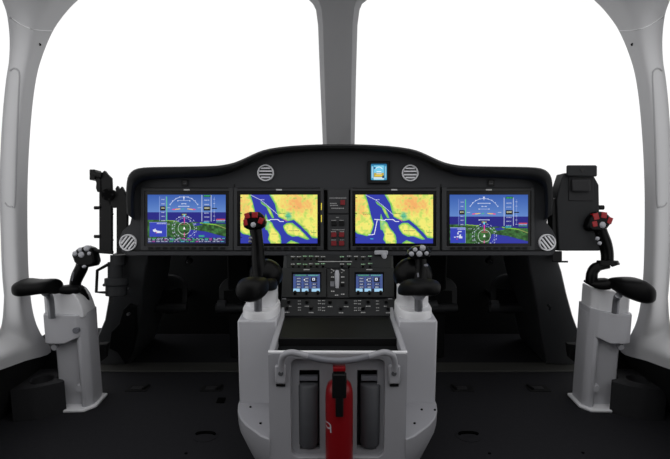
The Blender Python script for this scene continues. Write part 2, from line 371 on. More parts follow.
def make_pfd(left):
    rng = np.random.default_rng(3 if left else 5); a = canvas(W_, H_, (0, 0, 0))
    dy = -34 if left else 0; dx = 16 if left else 0; ex = 24 if left else 0
    hz = int((205 + dy - 38) * K); yy = np.arange(H_)[:, None, None]
    t = np.clip(yy / hz, 0, 1); a[:] = np.where(yy < hz, np.array((54, 92, 172)) * (1 - t) + np.array((96, 134, 200)) * t, np.array((36, 36, 128)) * 1.0)
    def p(L, sx=0): return T([(x + sx, y + dy) for x, y in L])
    fill(a, p([(40, 300), (40, 262), (160, 262), (260, 272), (300, 288), (400, 278), (500, 288), (632, 292), (640, 292), (640, 392), (560, 372), (480, 350), (400, 340), (360, 335), (330, 420), (40, 420)]), (72, 120, 52))
    n1 = noise(H_, W_, 7, rng)[..., None]; n2 = noise(H_, W_, 3, rng)[..., None]; gm = (a == (72, 120, 52)).all(axis=2)
    a[gm] = (np.array((54, 98, 50)) * (.6 + .7 * n1) * (.85 + .3 * n2))[gm]
    line(a, *p([(170, 266), (262, 272)]), (150, 190, 60), 2); line(a, *p([(440, 285), (560, 300)]), (130, 190, 60), 3); line(a, *p([(560, 300), (640, 330)]), (150, 160, 90), 2)
    fill(a, p([(380, 290), (430, 285), (460, 300), (400, 310)]), (44, 50, 150))
    fill(a, p([(360, 335), (480, 352), (560, 374), (640, 394), (640, 450), (330, 450)]), (48, 54, 160))
    W = (205, 212, 236)
    cx, cy = 303 + dx, 350 + dy * 1.7 + (0 if left else 0)
    X = lambda x: (x - 42) * K; Y = lambda y: (y - 38) * K
    arc(a, X(300 + dx), Y(185 + dy * .4), 118 * K, 28, 152, (200, 212, 245), 1.3)
    for an in range(30, 151, 15): arc(a, X(300 + dx), Y(185 + dy * .4), 122 * K, an - 1, an + 1, W, 1.6, 2)
    fill(a, T([(292 + dx, 52), (308 + dx, 52), (300 + dx, 84)]), W)
    for yv, w in ((103, 44), (126, 14), (146, 36), (228, 36)):
        line(a, (X(300 + dx - w), Y(yv + dy * .6)), (X(300 + dx + w), Y(yv + dy * .6)), (205, 215, 245), 1.2, .9)
        rect(a, X(300 + dx - w) - 2, Y(yv + dy * .6) - 1, X(300 + dx - w) + 1, Y(yv + dy * .6) + 2, W); rect(a, X(300 + dx + w) - 1, Y(yv + dy * .6) - 1, X(300 + dx + w) + 2, Y(yv + dy * .6) + 2, W)
    yb = Y(184 + dy)
    for sgn in (-1, 1):
        line(a, (X(300 + dx + sgn * 85), yb), (X(300 + dx + sgn * 40), yb - 1.5), (235, 70, 140), 3); line(a, (X(300 + dx + sgn * 65), yb), (X(300 + dx + sgn * 28), yb - 2), (240, 215, 60), 2)
        line(a, (X(300 + dx + sgn * 130), yb - 5), (X(300 + dx + sgn * 105), yb - 5), W, 1.2)
    line(a, (X(285 + dx), yb), (X(300 + dx), yb - 3), (60, 200, 90), 1.5)
    # tapes
    s0 = 108 + ex
    rect(a, X(s0), Y(72 + dy * .6), X(s0 + 52), Y(272 + dy), (90, 110, 190), .35)
    for xx_ in (s0, s0 + 50): line(a, (X(xx_), Y(72 + dy * .6)), (X(xx_), Y(272 + dy)), (150, 170, 220), 1.1, .7)
    line(a, (X(s0 + 55), Y(76 + dy * .6)), (X(s0 + 55), Y(268 + dy)), (60, 200, 90), 2)
    line(a, (X(452), Y(62 + dy * .6)), (X(452), Y(272 + dy)), W, 1.4, .85); line(a, (X(522), Y(62 + dy * .6)), (X(522), Y(272 + dy)), W, 1.4, .85)
    line(a, (X(545), Y(75 + dy * .6)), (X(545), Y(265 + dy)), (190, 200, 240), 1, .6)
    for i, yv in enumerate((92, 124, 200, 230, 262)):
        yv = yv + dy * (.6 if i < 2 else .9)
        words(a, rng, X(s0 + 16), X(s0 + 40), int(Y(yv)), W, 3); words(a, rng, X(470), X(508), int(Y(yv + 6)), W, 3)
        line(a, (X(538), Y(yv)), (X(550), Y(yv)), W, 1)
    for xa, xb in ((s0 + 6, s0 + 46), (464, 516)):
        rect(a, X(xa), Y(156 + dy * .9), X(xb), Y(188 + dy * .9), (12, 12, 20)); words(a, rng, X(xa + 8), X(xb - 6), int(Y(164 + dy * .9)), (240, 240, 200), 5)
    line(a, (X(530), Y(172 + dy * .9)), (X(562), Y(172 + dy * .9)), (10, 10, 20), 3)
    rect(a, X(464), Y(54 + dy * .4), X(520), Y(69 + dy * .4), (20, 60, 50)); words(a, rng, X(470), X(515), int(Y(58 + dy * .4)), (80, 230, 120), 3)
    rect(a, X(458), Y(274 + dy), X(512), Y(290 + dy), (30, 90, 120)); words(a, rng, X(465), X(508), int(Y(278 + dy)), (90, 230, 240), 3)
    rect(a, X(562), Y(250 + dy * .9), X(626), Y(258 + dy * .9), (200, 50, 50)); words(a, rng, X(562), X(626), int(Y(260 + dy * .9)), W, 4); words(a, rng, X(562), X(626), int(Y(272 + dy * .9)), (60, 190, 80), 3)
    # compass rose
    rect(a, X(cx - 24), Y(cy - 112), X(cx + 20), Y(cy - 96), (20, 24, 40)); words(a, rng, X(cx - 18), X(cx + 16), int(Y(cy - 108)), (235, 235, 170), 4)
    arc(a, X(cx), Y(cy), 46 * K, 0, 360, (195, 210, 200), 1.3); arc(a, X(cx), Y(cy), 92 * K, 0, 360, (200, 210, 230), 1.8, 60, 3, .8)
    arc(a, X(cx), Y(cy), 76 * K, 0, 360, (200, 210, 235), 1.2, 60, 2, .8)
    for an in range(0, 360, 30):
        t = math.radians(an); rect(a, X(cx + 88 * math.cos(t)) - 1, Y(cy - 62 * math.sin(t)) - 1, X(cx + 88 * math.cos(t)) + 2, Y(cy - 62 * math.sin(t)) + 1, W)
    line(a, (X(cx), Y(cy - 84)), (X(cx), Y(cy - 40)), (230, 60, 160), 2.2); line(a, (X(cx - 22), Y(cy - 30)), (X(cx + 24), Y(cy - 30)), (200, 80, 110), 1.6, .8)
    line(a, (X(cx), Y(cy + 36)), (X(cx), Y(cy + 60)), (230, 60, 160), 2)
    fill(a, [(X(cx), Y(cy - 14)), (X(cx + 9), Y(cy + 8)), (X(cx - 9), Y(cy + 8))], (255, 255, 255)); line(a, (X(cx), Y(cy - 100)), (X(cx), Y(cy - 92)), (90, 220, 240), 4)
    words(a, rng, X(180), X(215), int(Y(290 + dy)), (15, 20, 20), 6); words(a, rng, X(182), X(212), int(Y(294 + dy)), W, 2)
    # map inset
    if left: x0, y0, x1, y1 = 56, 246, 186, 355
    else: x0, y0, x1, y1 = 46, 288, 160, 403
    rect(a, X(x0), Y(y0), X(x1), Y(y1), (52, 66, 182)); 
    for p0, p1_ in (((x0, y0), (x1, y0)), ((x1, y0), (x1, y1))): line(a, (X(p0[0]), Y(p0[1])), (X(p1_[0]), Y(p1_[1])), (150, 165, 225), 1)
    for k in range(7):
        xq, yq = X(x0 + 22 + rng.random() * 50), Y(y0 + 14 + rng.random() * 62); rect(a, xq, yq, xq + 4 + rng.random() * 9, yq + 3 + rng.random() * 3, (225, 228, 240), .92)
    words(a, rng, X(x0 + 55), X(x1 - 4), int(Y(y0 + 6)), W, 4); rect(a, X(x0 + 48), Y(y1 - 34), X(x0 + 54), Y(y1 - 24), (210, 60, 60))
    if left:
        rect(a, 0, Y(362), W_, H_, (34, 40, 74), .85)
        cs = [W, W, (230, 90, 190), W, (90, 220, 110), (230, 90, 190), W, (110, 220, 235), W]
        for r in (366, 376, 388):
            x = 2
            while x < W_ - 6:
                w = int(rng.integers(5, 14)); words(a, rng, x, min(x + w, W_ - 3), int(Y(r)), cs[int(rng.integers(0, 9))], 3); x += w + int(rng.integers(2, 7))
        fill(a, [(X(180), Y(362)), (X(230), Y(362)), (X(205), Y(345))], (20, 60, 50), None); words(a, rng, X(430), X(470), int(Y(345)), (60, 200, 120), 6)
    return a
def make_fms():
    rng = np.random.default_rng(11); a = canvas(81, 54, (66, 84, 140)); Wc = (225, 232, 250)
    rect(a, 0, 0, 81, 7, (50, 66, 100)); words(a, rng, 6, 40, 2, (90, 200, 130), 3); words(a, rng, 46, 76, 2, (120, 220, 200), 3)
    for r in range(4):
        for c in range(3):
            x, y = 8 + c * 24, 10 + r * 9
            rect(a, x, y, x + 17, y + 7, (34, 40, 72)); words(a, rng, x + 3, x + 14, y + 2, Wc, 3)
    rect(a, 0, 45, 81, 54, (160, 205, 235)); rect(a, 20, 45, 26, 54, (30, 34, 50)); rect(a, 46, 45, 56, 54, (30, 34, 50))
    rect(a, 54, 10, 70, 24, (12, 14, 24)); rect(a, 58, 12, 66, 20, Wc); rect(a, 60, 14, 64, 18, (20, 20, 30)); rect(a, 31, 14, 38, 22, (16, 18, 30)); rect(a, 32, 16, 36, 20, Wc)
    rect(a, 76, 0, 81, 45, (70, 88, 140))
    return a
def make_stby():
    a = canvas(48, 50, (120, 205, 235)); rect(a, 0, 0, 48, 5, (40, 110, 150)); rect(a, 7, 28, 41, 44, (190, 165, 70)); rect(a, 0, 5, 9, 50, (60, 150, 190)); rect(a, 39, 5, 48, 50, (60, 150, 190))
    rect(a, 2, 8, 7, 44, (225, 240, 250), .6); rect(a, 42, 8, 46, 44, (225, 240, 250), .5); rect(a, 8, 41, 40, 48, (200, 225, 235))
    line(a, (14, 36), (34, 36), (250, 220, 60), 2); line(a, (17, 31), (31, 31), (240, 240, 240), 1.4); arc(a, 24, 22, 12, 30, 150, (245, 250, 255), 1.6); line(a, (18, 24), (30, 24), (240, 250, 255), 1.4)
    rect(a, 8, 10, 14, 16, (30, 90, 140)); rect(a, 34, 36, 40, 44, (20, 60, 90))
    return a
def rast_mesh(fn, x0, x1, y0, y1, n, img, parent, name='screen'):
    h, w, _ = img.shape; vs = []; fs = []
    A, B, Cc, D = fn(x0, y0, n), fn(x1, y0, n), fn(x0, y1, n), fn(x1, y1, n)
    for j in range(h + 1):
        l = A.lerp(Cc, j / h); r = B.lerp(D, j / h)
        vs += [tuple(l.lerp(r, i / w)) for i in range(w + 1)]
    for j in range(h):
        for i in range(w): q = j * (w + 1) + i; fs.append((q, q + w + 1, q + w + 2, q + 1))
    me = bpy.data.meshes.new(name); me.from_pydata(vs, [], fs)
    at = me.color_attributes.new('pixels', 'FLOAT_COLOR', 'CORNER')
    c = np.clip(img.reshape(-1, 3) / 255., 0, 1); c = np.where(c <= .04045, c / 12.92, ((c + .055) / 1.055) ** 2.4)
    c = np.concatenate([c, np.ones((len(c), 1))], 1); at.data.foreach_set('color', np.repeat(c, 4, axis=0).ravel())
    me.materials.append(M['screen']); o = bpy.data.objects.new(name, me); sc.collection.objects.link(o)
    o.parent = parent; o.matrix_parent_inverse = parent.matrix_basis.inverted(); return o

map_img = make_map()
def mfd(bx0, bx1, sx0, sx1, img, label, ticks=None):
    cx = (sx0 + sx1) / 2
    t = thing('flight_display', F(cx, 252), label, 'display', None)
    bz = mb().ringslab(F, (bx0, bx1, 187.5, 250.5), (sx0 - 3.2, sx1 + 3.2, 191, 246.3), 0, .012).build('bezel', 'bezel', t, bevel=.0015)
    mb().ringslab(F, (sx0 - 3.4, sx1 + 3.4, 190.8, 246.5), (sx0, sx1, 194.7, 243.3), 0, .007).build('glass_surround', 'gloss', t)
    rast_mesh(F, sx0, sx1, 194.7, 243.3, .006, img, t)
    for k in range(11):
        x = sx0 + 3 + k * (sx1 - sx0 - 6) / 10; mb().slab(F, x - 2.4, x + 2.4, 247, 249.4, .010, .016).build('key', 'black', bz, bevel=.0008)
    m = mb().slab(F, cx - 3, cx + 3, 189.1, 190.4, .011, .0125); m.build('nameplate', 'mark', bz)
    mb().slab(F, sx0 - 10 + 7, sx1 + 3, 187.8, 188.5, .011, .0135).build('brow', 'gloss', t, bevel=.0008)
    if ticks:
        for y in (203, 215): mb().slab(F, sx1 + 3.6, sx1 + 4.4, y, y + 7, .011, .013).build('status_bar', 'cord', bz)
    return t
mfd(140.5, 233, 147.6, 225.7, make_pfd(True), 'leftmost wide flight display, blue horizon page with a text strip along its bottom')
mfd(233.6, 323.5, 240.5, 317.4, map_img, 'left moving-map display, partly hidden by the red-buttoned stick in front', True)
mfd(350.5, 439.6, 355.5, 433, map_img, 'right moving-map display with whole yellow coast map in view')
mfd(442, 534.5, 449.7, 528, make_pfd(False), 'rightmost wide flight display, blue horizon page without a text strip')

# standby display
st = thing('standby_display', F(378.6, 184), 'small square standby horizon display on the hump of the panel', 'display')
mb().ringslab(F, (367.5, 390, 161, 184), (371, 386.8, 163.8, 180), 0, .012).build('bezel', 'black', st, bevel=.003)
rast_mesh(F, 371, 386.8, 163.8, 180, .008, make_stby(), st); mb().slab(F, 372, 386, 181.2, 182.8, .011, .014).build('key', 'gloss', st)

# round vents
def vent(cx, cy, r, ang, label):
    t = thing('air_vent', F(cx, cy + r), label, 'air vent', 'round slotted vents on the instrument panel')
    c = F(cx, cy, 0); k = DP / FPX; R = r * k
    def ringpts(rad, n): return [c + (RT * math.cos(a) + UP * math.sin(a)) * rad - FW * n for a in [2 * math.pi * i / 36 for i in range(36)]]
    mb().loft([ringpts(R, -.002), ringpts(R, .009), ringpts(R * .97, .012), ringpts(R * .88, .012), ringpts(R * .82, .006), ringpts(R * .82, -.001)], caps=False).build('ring', 'ring', t)
    bp_ = mb().loft([ringpts(R * .84, -.001), ringpts(R * .84, .002)]).build('back_plate', 'vback', t)
    d = RT * math.cos(math.radians(ang)) + UP * math.sin(math.radians(ang)); p = RT * -math.sin(math.radians(ang)) + UP * math.cos(math.radians(ang))
    for q in (-.55, -.2, .2, .55):
        L = math.sqrt(.78 ** 2 - q * q) * R; w = .085 * R; a0 = c + p * q * R - FW * .002
        mb().hexa([a0 - d * L - p * w, a0 + d * L - p * w, a0 + d * L + p * w, a0 - d * L + p * w], [x - FW * .008 for x in (a0 - d * L - p * w, a0 + d * L - p * w, a0 + d * L + p * w, a0 - d * L + p * w)]).build('slat', 'ring' if abs(ang) > 1 else 'ring', bp_)
vent(265.8, 173, 8.3, 0, 'round vent with level slats on the left of the hump')
vent(410, 173.2, 8.3, 0, 'round vent with level slats right of the standby display')
vent(128.6, 242.6, 8.4, 52, 'round slanted-slat vent at the panel\'s left bottom ear')
vent(546.6, 242.4, 8.4, -52, 'round slanted-slat vent at the panel\'s right bottom ear')

# warning buttons above the outer displays
for x, w in ((184.7, 'left'), (491.2, 'right')):
    t = thing('warning_button', F(x, 186), 'tiny square warning button above the %smost flight display' % w, 'button', 'warning buttons')
    mb().ringslab(F, (x - 3.2, x + 3.2, 179.8, 186), (x - 2.4, x + 2.4, 180.6, 185.2), 0, .006).build('rim', 'black', t)
    mb().slab(F, x - 2.3, x + 2.3, 180.7, 185.1, 0, .005).build('cap', 'gloss', t); mb().slab(F, x - 1.6, x + 1.6, 182.9, 183.7, .004, .0056).build('legend', 'can', t)

# switch modules between the maps
u = thing('switch_panel', F(337.5, 213.5), 'upper small switch module with one red button, between the maps', 'switch panel')
mb().slab(F, 328, 348.6, 189.5, 213.3, 0, .008).build('face_plate', 'bezel', u, bevel=.001)
mb().slab(F, 340.4, 345, 200, 205, .007, .015).build('button', 'dred', u, bevel=.0008)
for y, x0, x1 in ((197.6, 329.5, 346.5), (203, 330, 337), (205, 330, 338), (207.8, 331.5, 344)):
    m = mb(); x = x0
    while x < x1: w = random.uniform(.5, 1.2); m.slab(F, x, min(x + w, x1), y, y + .9, .0075, .0088); x += w + .4
    m.build('lettering', 'dim', u)
u = thing('switch_panel', F(337.5, 250), 'lower small switch module with four red buttons, between the maps', 'switch panel')
mb().slab(F, 328, 348.6, 215, 250.3, 0, .008).build('face_plate', 'bezel', u, bevel=.001)
for x, y, c in ((334, 223.2, 'black'), (341.6, 223.2, 'black'), (333.8, 234.7, 'dred'), (341.6, 234.7, 'dred'), (333.8, 243.2, 'dred'), (341.6, 243.2, 'dred')):
    mb().slab(F, x - 2.6, x + 2.6, y - 2.4, y + 2.4, .007, .015).build('button', c, u, bevel=.0008)
m = mb()
for y, x0, x1 in ((217, 336, 339), (220, 331.5, 336.5), (220, 339.5, 344), (229.4, 332, 344.5), (231.3, 331, 336), (231.3, 340, 344), (239.6, 331.5, 336), (239.6, 340, 344)):
    x = x0
    while x < x1: w = random.uniform(.5, 1.2); m.slab(F, x, min(x + w, x1), y, y + .7, .0075, .0088); x += w + .4
m.build('lettering', 'dim', u)

# ------------------------------------------------------------ centre console
XK = .0075
con = thing('center_console', (XK, 1.6, 0), 'pale grey centre console with a black sloped control desk and front grab handle', 'console')
hw = .172
mb().prism([(XK - hw, 2.02, .628), (XK - hw, 1.70, .459), (XK - hw, 1.70, .42), (XK - hw, 2.06, .42), (XK - hw, 2.06, .63)], (2 * hw, 0, 0)).build('sloped_body', 'black', con, bevel=.003)
mb().hexa([S(284, 252, -.03), S(393, 252, -.03), S(395, 317, -.03), S(280, 317, -.03)], [S(284, 252), S(393, 252), S(395, 317), S(280, 317)]).build('sloped_face', 'bezel', con, bevel=.002)
dk = mb().box(XK - hw, XK + hw, 1.505, 1.705, .43, .459)
dk.build('desk_top', 'black', con, bevel=.003)
mb().box(XK - hw, XK + hw, 1.425, 1.52, .42, .435).build('desk_tray', 'dark', con)
sw = .188
# pale shell: side walls with sloping rim, front plate with rounded opening, inner body
for s in (-1, 1):
    x0 = XK + s * hw; x1 = XK + s * sw
    mb().prism([(x0, 1.40, 0), (x0, 1.40, .463), (x0, 1.70, .466), (x0, 1.84, .53), (x0, 1.84, 0)], (x1 - x0, 0, 0)).build('side_wall', 'white', con, bevel=.004)
def rrect(x0, x1, z0, z1, r, n=6):
    pts = []
    for cx, cz, a0 in ((x1 - r, z1 - r, 0), (x0 + r, z1 - r, 90), (x0 + r, z0 + r, 180), (x1 - r, z0 + r, 270)):
        for k in range(n + 1): a = math.radians(a0 + 90 * k / n); pts.append((cx + r * math.cos(a), cz + r * math.sin(a)))
    return pts
def plate_hole(y0, y1, out, ins):
    return mb().loft([[V((x, y0, z)) for x, z in out], [V((x, y0, z)) for x, z in ins], [V((x, y1, z)) for x, z in ins], [V((x, y1, z)) for x, z in out], [V((x, y0, z)) for x, z in out]], caps=False)
plate_hole(1.392, 1.412, rrect(XK - sw, XK + sw, .0, .455, .008), rrect(XK - .128, XK + .128, .155, PY(338, 359, 1.392).z, .022)).build('front_plate', 'white', con, bevel=.003, ang=40)
# backing of the recess, with two slots
bk = mb()
zs = [.14, .168, PY(308, 370, 1.41).z, .445]; xs = [-.14, -.106, -.0500, .0535, .1095, .14]
for i in range(5):
    for j in range(3):
        if j == 1 and i in (1, 3): continue
        bk.box(XK + xs[i], XK + xs[i + 1], 1.410, 1.432, zs[j], zs[j + 1])
bk.build('recess_back', 'white', con)
mb().box(XK - .17, XK + .17, 1.475, 1.80, .0, .43).build('inner_body', 'can', con)
mb().box(XK - .06, XK + .06, 1.34, 1.395, 0, .10).build('ledge', 'white', con, bevel=.01)
mb().tube([(XK - sw, 1.398, .458), (XK + sw, 1.398, .457)], .0045, 10).build('front_rim', 'collar', con)
# plinths and inner columns
def plinth(s):
    top = [(.187, 1.385), (.215, 1.405), (.245, 1.440), (.268, 1.468), (.290, 1.505), (.306, 1.555), (.312, 1.60), (.312, 1.80), (.187, 1.80)]
    def rg(z, k, inset): return [V((XK + s * (.187 + (x - .187) * k), 1.8 + (y - 1.8) * inset, z)) for x, y in top]
    mb().loft([rg(.212, 1, 1), rg(.165, .98, .995), rg(.12, .84, .95), rg(.07, .7, .88), rg(0, .5, .75)]).build('plinth', 'white', con, bevel=.004, ang=40)
    m = [(.214, 1.60), (.308, 1.60), (.308, 1.80), (.187, 1.80), (.187, 1.60)]
    mb().prism([(XK + s * x, y, .205) for x, y in m], (0, 0, .276)).build('column', 'column', con, bevel=.006)
    for x, y in (((.269, 1.572), (.224, 1.471)) if s < 0 else ((.258, 1.555), (.224, 1.471), (.298, 1.553))):
        mb().cyl((XK + s * x, y, .211), (XK + s * x, y, .215), .0035, 10).build('screw', 'hole', con)
    # rounded pale collar and upper body
    def sup(a0, a1, y0, y1, z, n=36, e=.75):
        cx, cy = XK + s * (a0 + a1) / 2, (y0 + y1) / 2; rx, ry = (a1 - a0) / 2, (y1 - y0) / 2
        return [V((cx + rx * math.copysign(abs(math.cos(t)) ** e, math.cos(t)), cy + ry * math.copysign(abs(math.sin(t)) ** e, math.sin(t)), z)) for t in [2 * math.pi * k / n for k in range(n)]]
    mb().loft([sup(.188, .302, 1.603, 1.80, .478), sup(.188, .302, 1.603, 1.80, .500), sup(.191, .299, 1.607, 1.795, .505)]).build('collar', 'collar', con, ang=40)
    mb().loft([sup(.196, .296, 1.655, 1.79, .50), sup(.196, .296, 1.655, 1.79, .558), sup(.200, .292, 1.66, 1.785, .562)]).build('upper_body', 'collar', con, ang=40)
plinth(-1); plinth(1)
# grab handle
hp = [PY(x, y, yy) for x, y, yy in [(281.5, 372, 1.385), (281.5, 362, 1.375), (284, 355, 1.365), (291, 352.5, 1.36), (300, 354, 1.36), (318, 359, 1.355), (338, 361.2, 1.355), (359, 359, 1.355), (377, 354, 1.36), (385, 352.5, 1.36), (392, 355, 1.365), (394.5, 362, 1.375), (394.5, 372, 1.385)]]
mb().tube(smooth_path(hp, 4), .0085, 12).build('grab_handle', 'white', con)
mb().tube(smooth_path([PY(x, y, yy) + V((0, -.001, 0)) for x, y, yy in [(308, 356.3, 1.353), (322, 359.3, 1.351), (338, 360.6, 1.351), (355, 359.3, 1.351), (369, 356.3, 1.353)]], 4), .0082, 12).build('handle_sleeve', 'btn2', con)
for cx in (280.8, 394):
    a, b = PY(cx - 5.5, 364, 1.392), PY(cx + 5.5, 382, 1.392)
    o = mb().box(a.x, b.x, 1.378, 1.393, b.z, a.z).build('handle_mount', 'white', con, bevel=.004)
    c = PY(cx, 373.5, 1.378); mb().cyl(c + V((0, -.002, 0)), c + V((0, .002, 0)), .007, 14).build('mount_bolt', 'can', o)
    a, b = PY(cx - 4.5, 384, 1.392), PY(cx + 4.5, 386, 1.392); mb().box(a.x, b.x, 1.388, 1.393, b.z, a.z).build('mount_slot', 'black', o)

# canisters
for cx, w in ((308.8, 'left'), (369.8, 'right')):
    bx = PY(cx, 446, 1.42)
    t = thing('canister', (bx.x, 1.425, .17), 'dark grey cylindrical canister in the %s slot of the console front' % w, 'canister', 'canisters in the console front')
    zt = PY(cx, 384, 1.41).z; z0 = .172
    mb().lathe((bx.x, 1.420, 0), [(.012, z0), (.022, z0 + .003), (.0282, z0 + .013), (.0282, zt - .004), (.025, zt), (.010, zt + .001)]).build('tube', 'can', t, ang=50)
    mb().box(bx.x - .026, bx.x + .026, 1.412, 1.43, zt + .008, zt + .020).build('clip', 'btn2', t, bevel=.001)
    mb().lathe((bx.x, 1.420, 0), [(.004, z0 - .006), (.009, z0 - .004), (.009, z0 + .002), (.004, z0 + .003)], 16).build('foot_nub', 'black', t)

# fire extinguisher
ec = V((PY(339.3, 400, 1.36).x, 1.382, 0))
e = thing('fire_extinguisher', (ec.x, ec.y, .10), 'red fire extinguisher with black head upright against the console front', 'fire extinguisher')
ztop = PY(339, 381, 1.37).z
mb().lathe(ec, [(.030, .101), (.0365, .108), (.0375, .12), (.0375, ztop - .045), (.036, ztop - .028), (.031, ztop - .012), (.02, ztop - .002), (.012, ztop + .012)], 40).build('cylinder', 'ext', e, ang=50)
a, b = PY(333, 367.5, 1.35), PY(345, 378, 1.35)
hd = mb().box(a.x, b.x, 1.338, 1.395, b.z - .01, a.z); hd.build('valve_head', 'black', e, bevel=.003)
a, b = PY(332, 374, 1.335), PY(346.5, 398, 1.335); mb().box(a.x, b.x, 1.330, 1.348, b.z, a.z).build('lever', 'black', e, bevel=.003)
a, b = PY(335.5, 397, 1.335), PY(343.5, 417, 1.335); mb().box(a.x, b.x, 1.332, 1.346, b.z, a.z).build('hose', 'black', e, bevel=.003)
a, b = PY(333, 366.2, 1.35), PY(345.5, 369.5, 1.35); mb().box(a.x, b.x, 1.337, 1.38, b.z, a.z + .001).build('pull_tab', 'ext', e, bevel=.001)
# pale Q-like printed mark, wrapped on the cylinder
def onc(px, py):
    z = PY(px, py, 1.347).z; x = PY(px, py, 1.355).x; dx = max(-.0374, min(.0374, x - ec.x)); return V((x, ec.y - math.sqrt(.0379 ** 2 - dx * dx), z))
mk = mb()
def stroke(pts, w=.9):
    for (x0, y0), (x1, y1) in zip(pts, pts[1:]):
        L = math.hypot(x1 - x0, y1 - y0); nx, ny = -(y1 - y0) / L * w / 2, (x1 - x0) / L * w / 2
        q = [onc(x0 + nx, y0 + ny), onc(x1 + nx, y1 + ny), onc(x1 - nx, y1 - ny), onc(x0 - nx, y0 - ny)]
        mk.hexa(q, [p + V((0, -.0008, 0)) for p in q])
stroke([(325.6, 425.6), (328.5, 424.8), (330.4, 426.2), (330.6, 429), (330.8, 433.5)], 1.3); stroke([(330.4, 429.6), (327.5, 430.4), (325.8, 429.2)], 1.3)
mk.build('printed_mark', 'btn', e)

# units on the sloped face
def touch(x0, x1, sx0, sx1, label):
    t = thing('touch_display', S((x0 + x1) / 2, 298), label, 'display', 'touch displays on the console slope')
    bz = mb().ringslab(S, (x0, x1, 269.5, 298.5), (sx0 - 1.5, sx1 + 1.5, 273.5, 293.8), 0, .008).build('bezel', 'case', t, bevel=.001)
    mb().slab(S, sx0 - 1.6, sx1 + 1.6, 273.4, 294, 0, .003).build('glass_surround', 'gloss', t)
    rast_mesh(S, sx0, sx1, 275, 292.4, .0038, make_fms(), t)
    m = mb().slab(S, (sx0 + sx1) / 2 - 3, (sx0 + sx1) / 2 + 3, 271, 271.8, .0075, .0085); m.build('nameplate', 'dim', bz)
    for x in (sx0 + 2, (sx0 + sx1) / 2, sx1 - 2):
        c = S(x, 295.6, .007); mb().cyl(c, c + SN * .012, .005, 14).build('knob', 'knob', bz)
touch(282, 326.3, 293.3, 319.9, 'left of the two small bluish touch displays on the console slope')
touch(349.3, 394, 356, 382.5, 'right of the two small bluish touch displays on the console slope')
def marks(m, x0, x1, y, fn=S, h=.8, n0=.004, n1=.0052):
    x = x0
    while x < x1: w = random.uniform(.8, 2); m.slab(fn, x, min(x + w, x1), y, y + h, n0, n1); x += w + .5
t = thing('audio_panel', S(338, 268.5), 'low black audio panel with two rows of small lettered keys under the screens', 'control panel')
mb().slab(S, 287, 391, 255, 268.5, 0, .004).build('face_plate', 'case', t, bevel=.001)
g = mb(); w_ = mb()
for x in list(range(291, 324, 6)) + list(range(340, 372, 7)): 
    for y in (257, 264.5):
        if x > 330 and y > 260 and random.random() < .3: continue
        marks(g if random.random() < .35 else w_, x, x + 4.2, y + random.uniform(-.4, .4), n0=.0038, n1=.005)
        c = S(x + 2, y + 3.3, .003); mb().cyl(c, c + SN * .009, .0042, 12).build('knob', 'knob', t)
g.build('green_lettering', 'gmark', t); w_.build('lettering', 'dim', t); mb().slab(S, 318, 352, 262.2, 262.8, .0038, .005).build('dividing_line', 'dim', t)
t = thing('lever_panel', S(338, 298.5), 'narrow black lever module between the two touch displays', 'control panel')
mb().slab(S, 327, 348.6, 269.5, 298.5, 0, .005).build('face_plate', 'case', t, bevel=.001)
w_ = mb(); 
for P in ([(331, 270.5), (334.5, 272.2), (331.2, 274)], [(341, 270.5), (344.5, 272.2), (341.2, 274)]):
    w_.tube([S(x, y, .006) for x, y in P], .0016, 6)
for x, y in ((331, 277.8), (341, 277.8), (331, 292), (335, 296), (341, 295)): marks(w_, x, x + 3.4, y, n0=.0048, n1=.006)
w_.build('lettering', 'mark', t)
lv = [S(337.2, 289, .004), S(337.1, 286, .02), S(337, 282, .035), S(337, 279.5, .042)]
mb().tube(lv, [.006, .0075, .0085, .006], 12, flat=.6).build('lever', 'btn', t)
mb().slab(S, 330.3, 334.5, 283, 288, .004, .008).build('label_plate', 'btn2', t); mb().slab(S, 341, 344.4, 284, 287.6, .004, .009).build('button', 'gloss', t); mb().slab(S, 341.2, 344.2, 284, 285, .009, .010).build('button_legend', 'dim', t)
t = thing('radio_panel', S(338, 316.5), 'black radio panel with knobs and dim lettering above the desk top', 'control panel')
mb().slab(S, 281, 395, 300, 316.5, 0, .004).build('face_plate', 'case', t, bevel=.001)
w_ = mb()
for x, y in ((289, 303.5), (307, 303.5), (330, 303.8), (346, 303.8), (368, 303.5), (386, 303.5), (287, 309.5), (311, 309.8), (341, 310), (363, 309.8), (388, 310)):
    c = S(x, y, .003); mb().cyl(c, c + SN * .013, .0062, 14, .0052).build('knob', 'knob', t); marks(w_, x - 2.2, x + 2.4, y + 3.4)
for x in (298, 318, 322, 354, 358, 376): 
    for y in (301.5, 304.5, 308.5, 311): marks(w_, x, x + 3, y + random.uniform(-.3, .3), h=.6)
w_.build('lettering', 'dim', t)
# pale tab lever under the panel edge
t = thing('tab_lever', F(381, 256), 'small pale lever tab at the panel\'s lower edge under the right map', 'lever')
mb().slab(F, 374.5, 388, 250.5, 254.8, .022, .036).build('tab', 'btn', t, bevel=.003)
mb().tube([F(384, 254, .03), F(384.5, 257, .034), F(384.6, 260, .036)], [.011, .010, .005], 10).build('stem', 'btn', t)

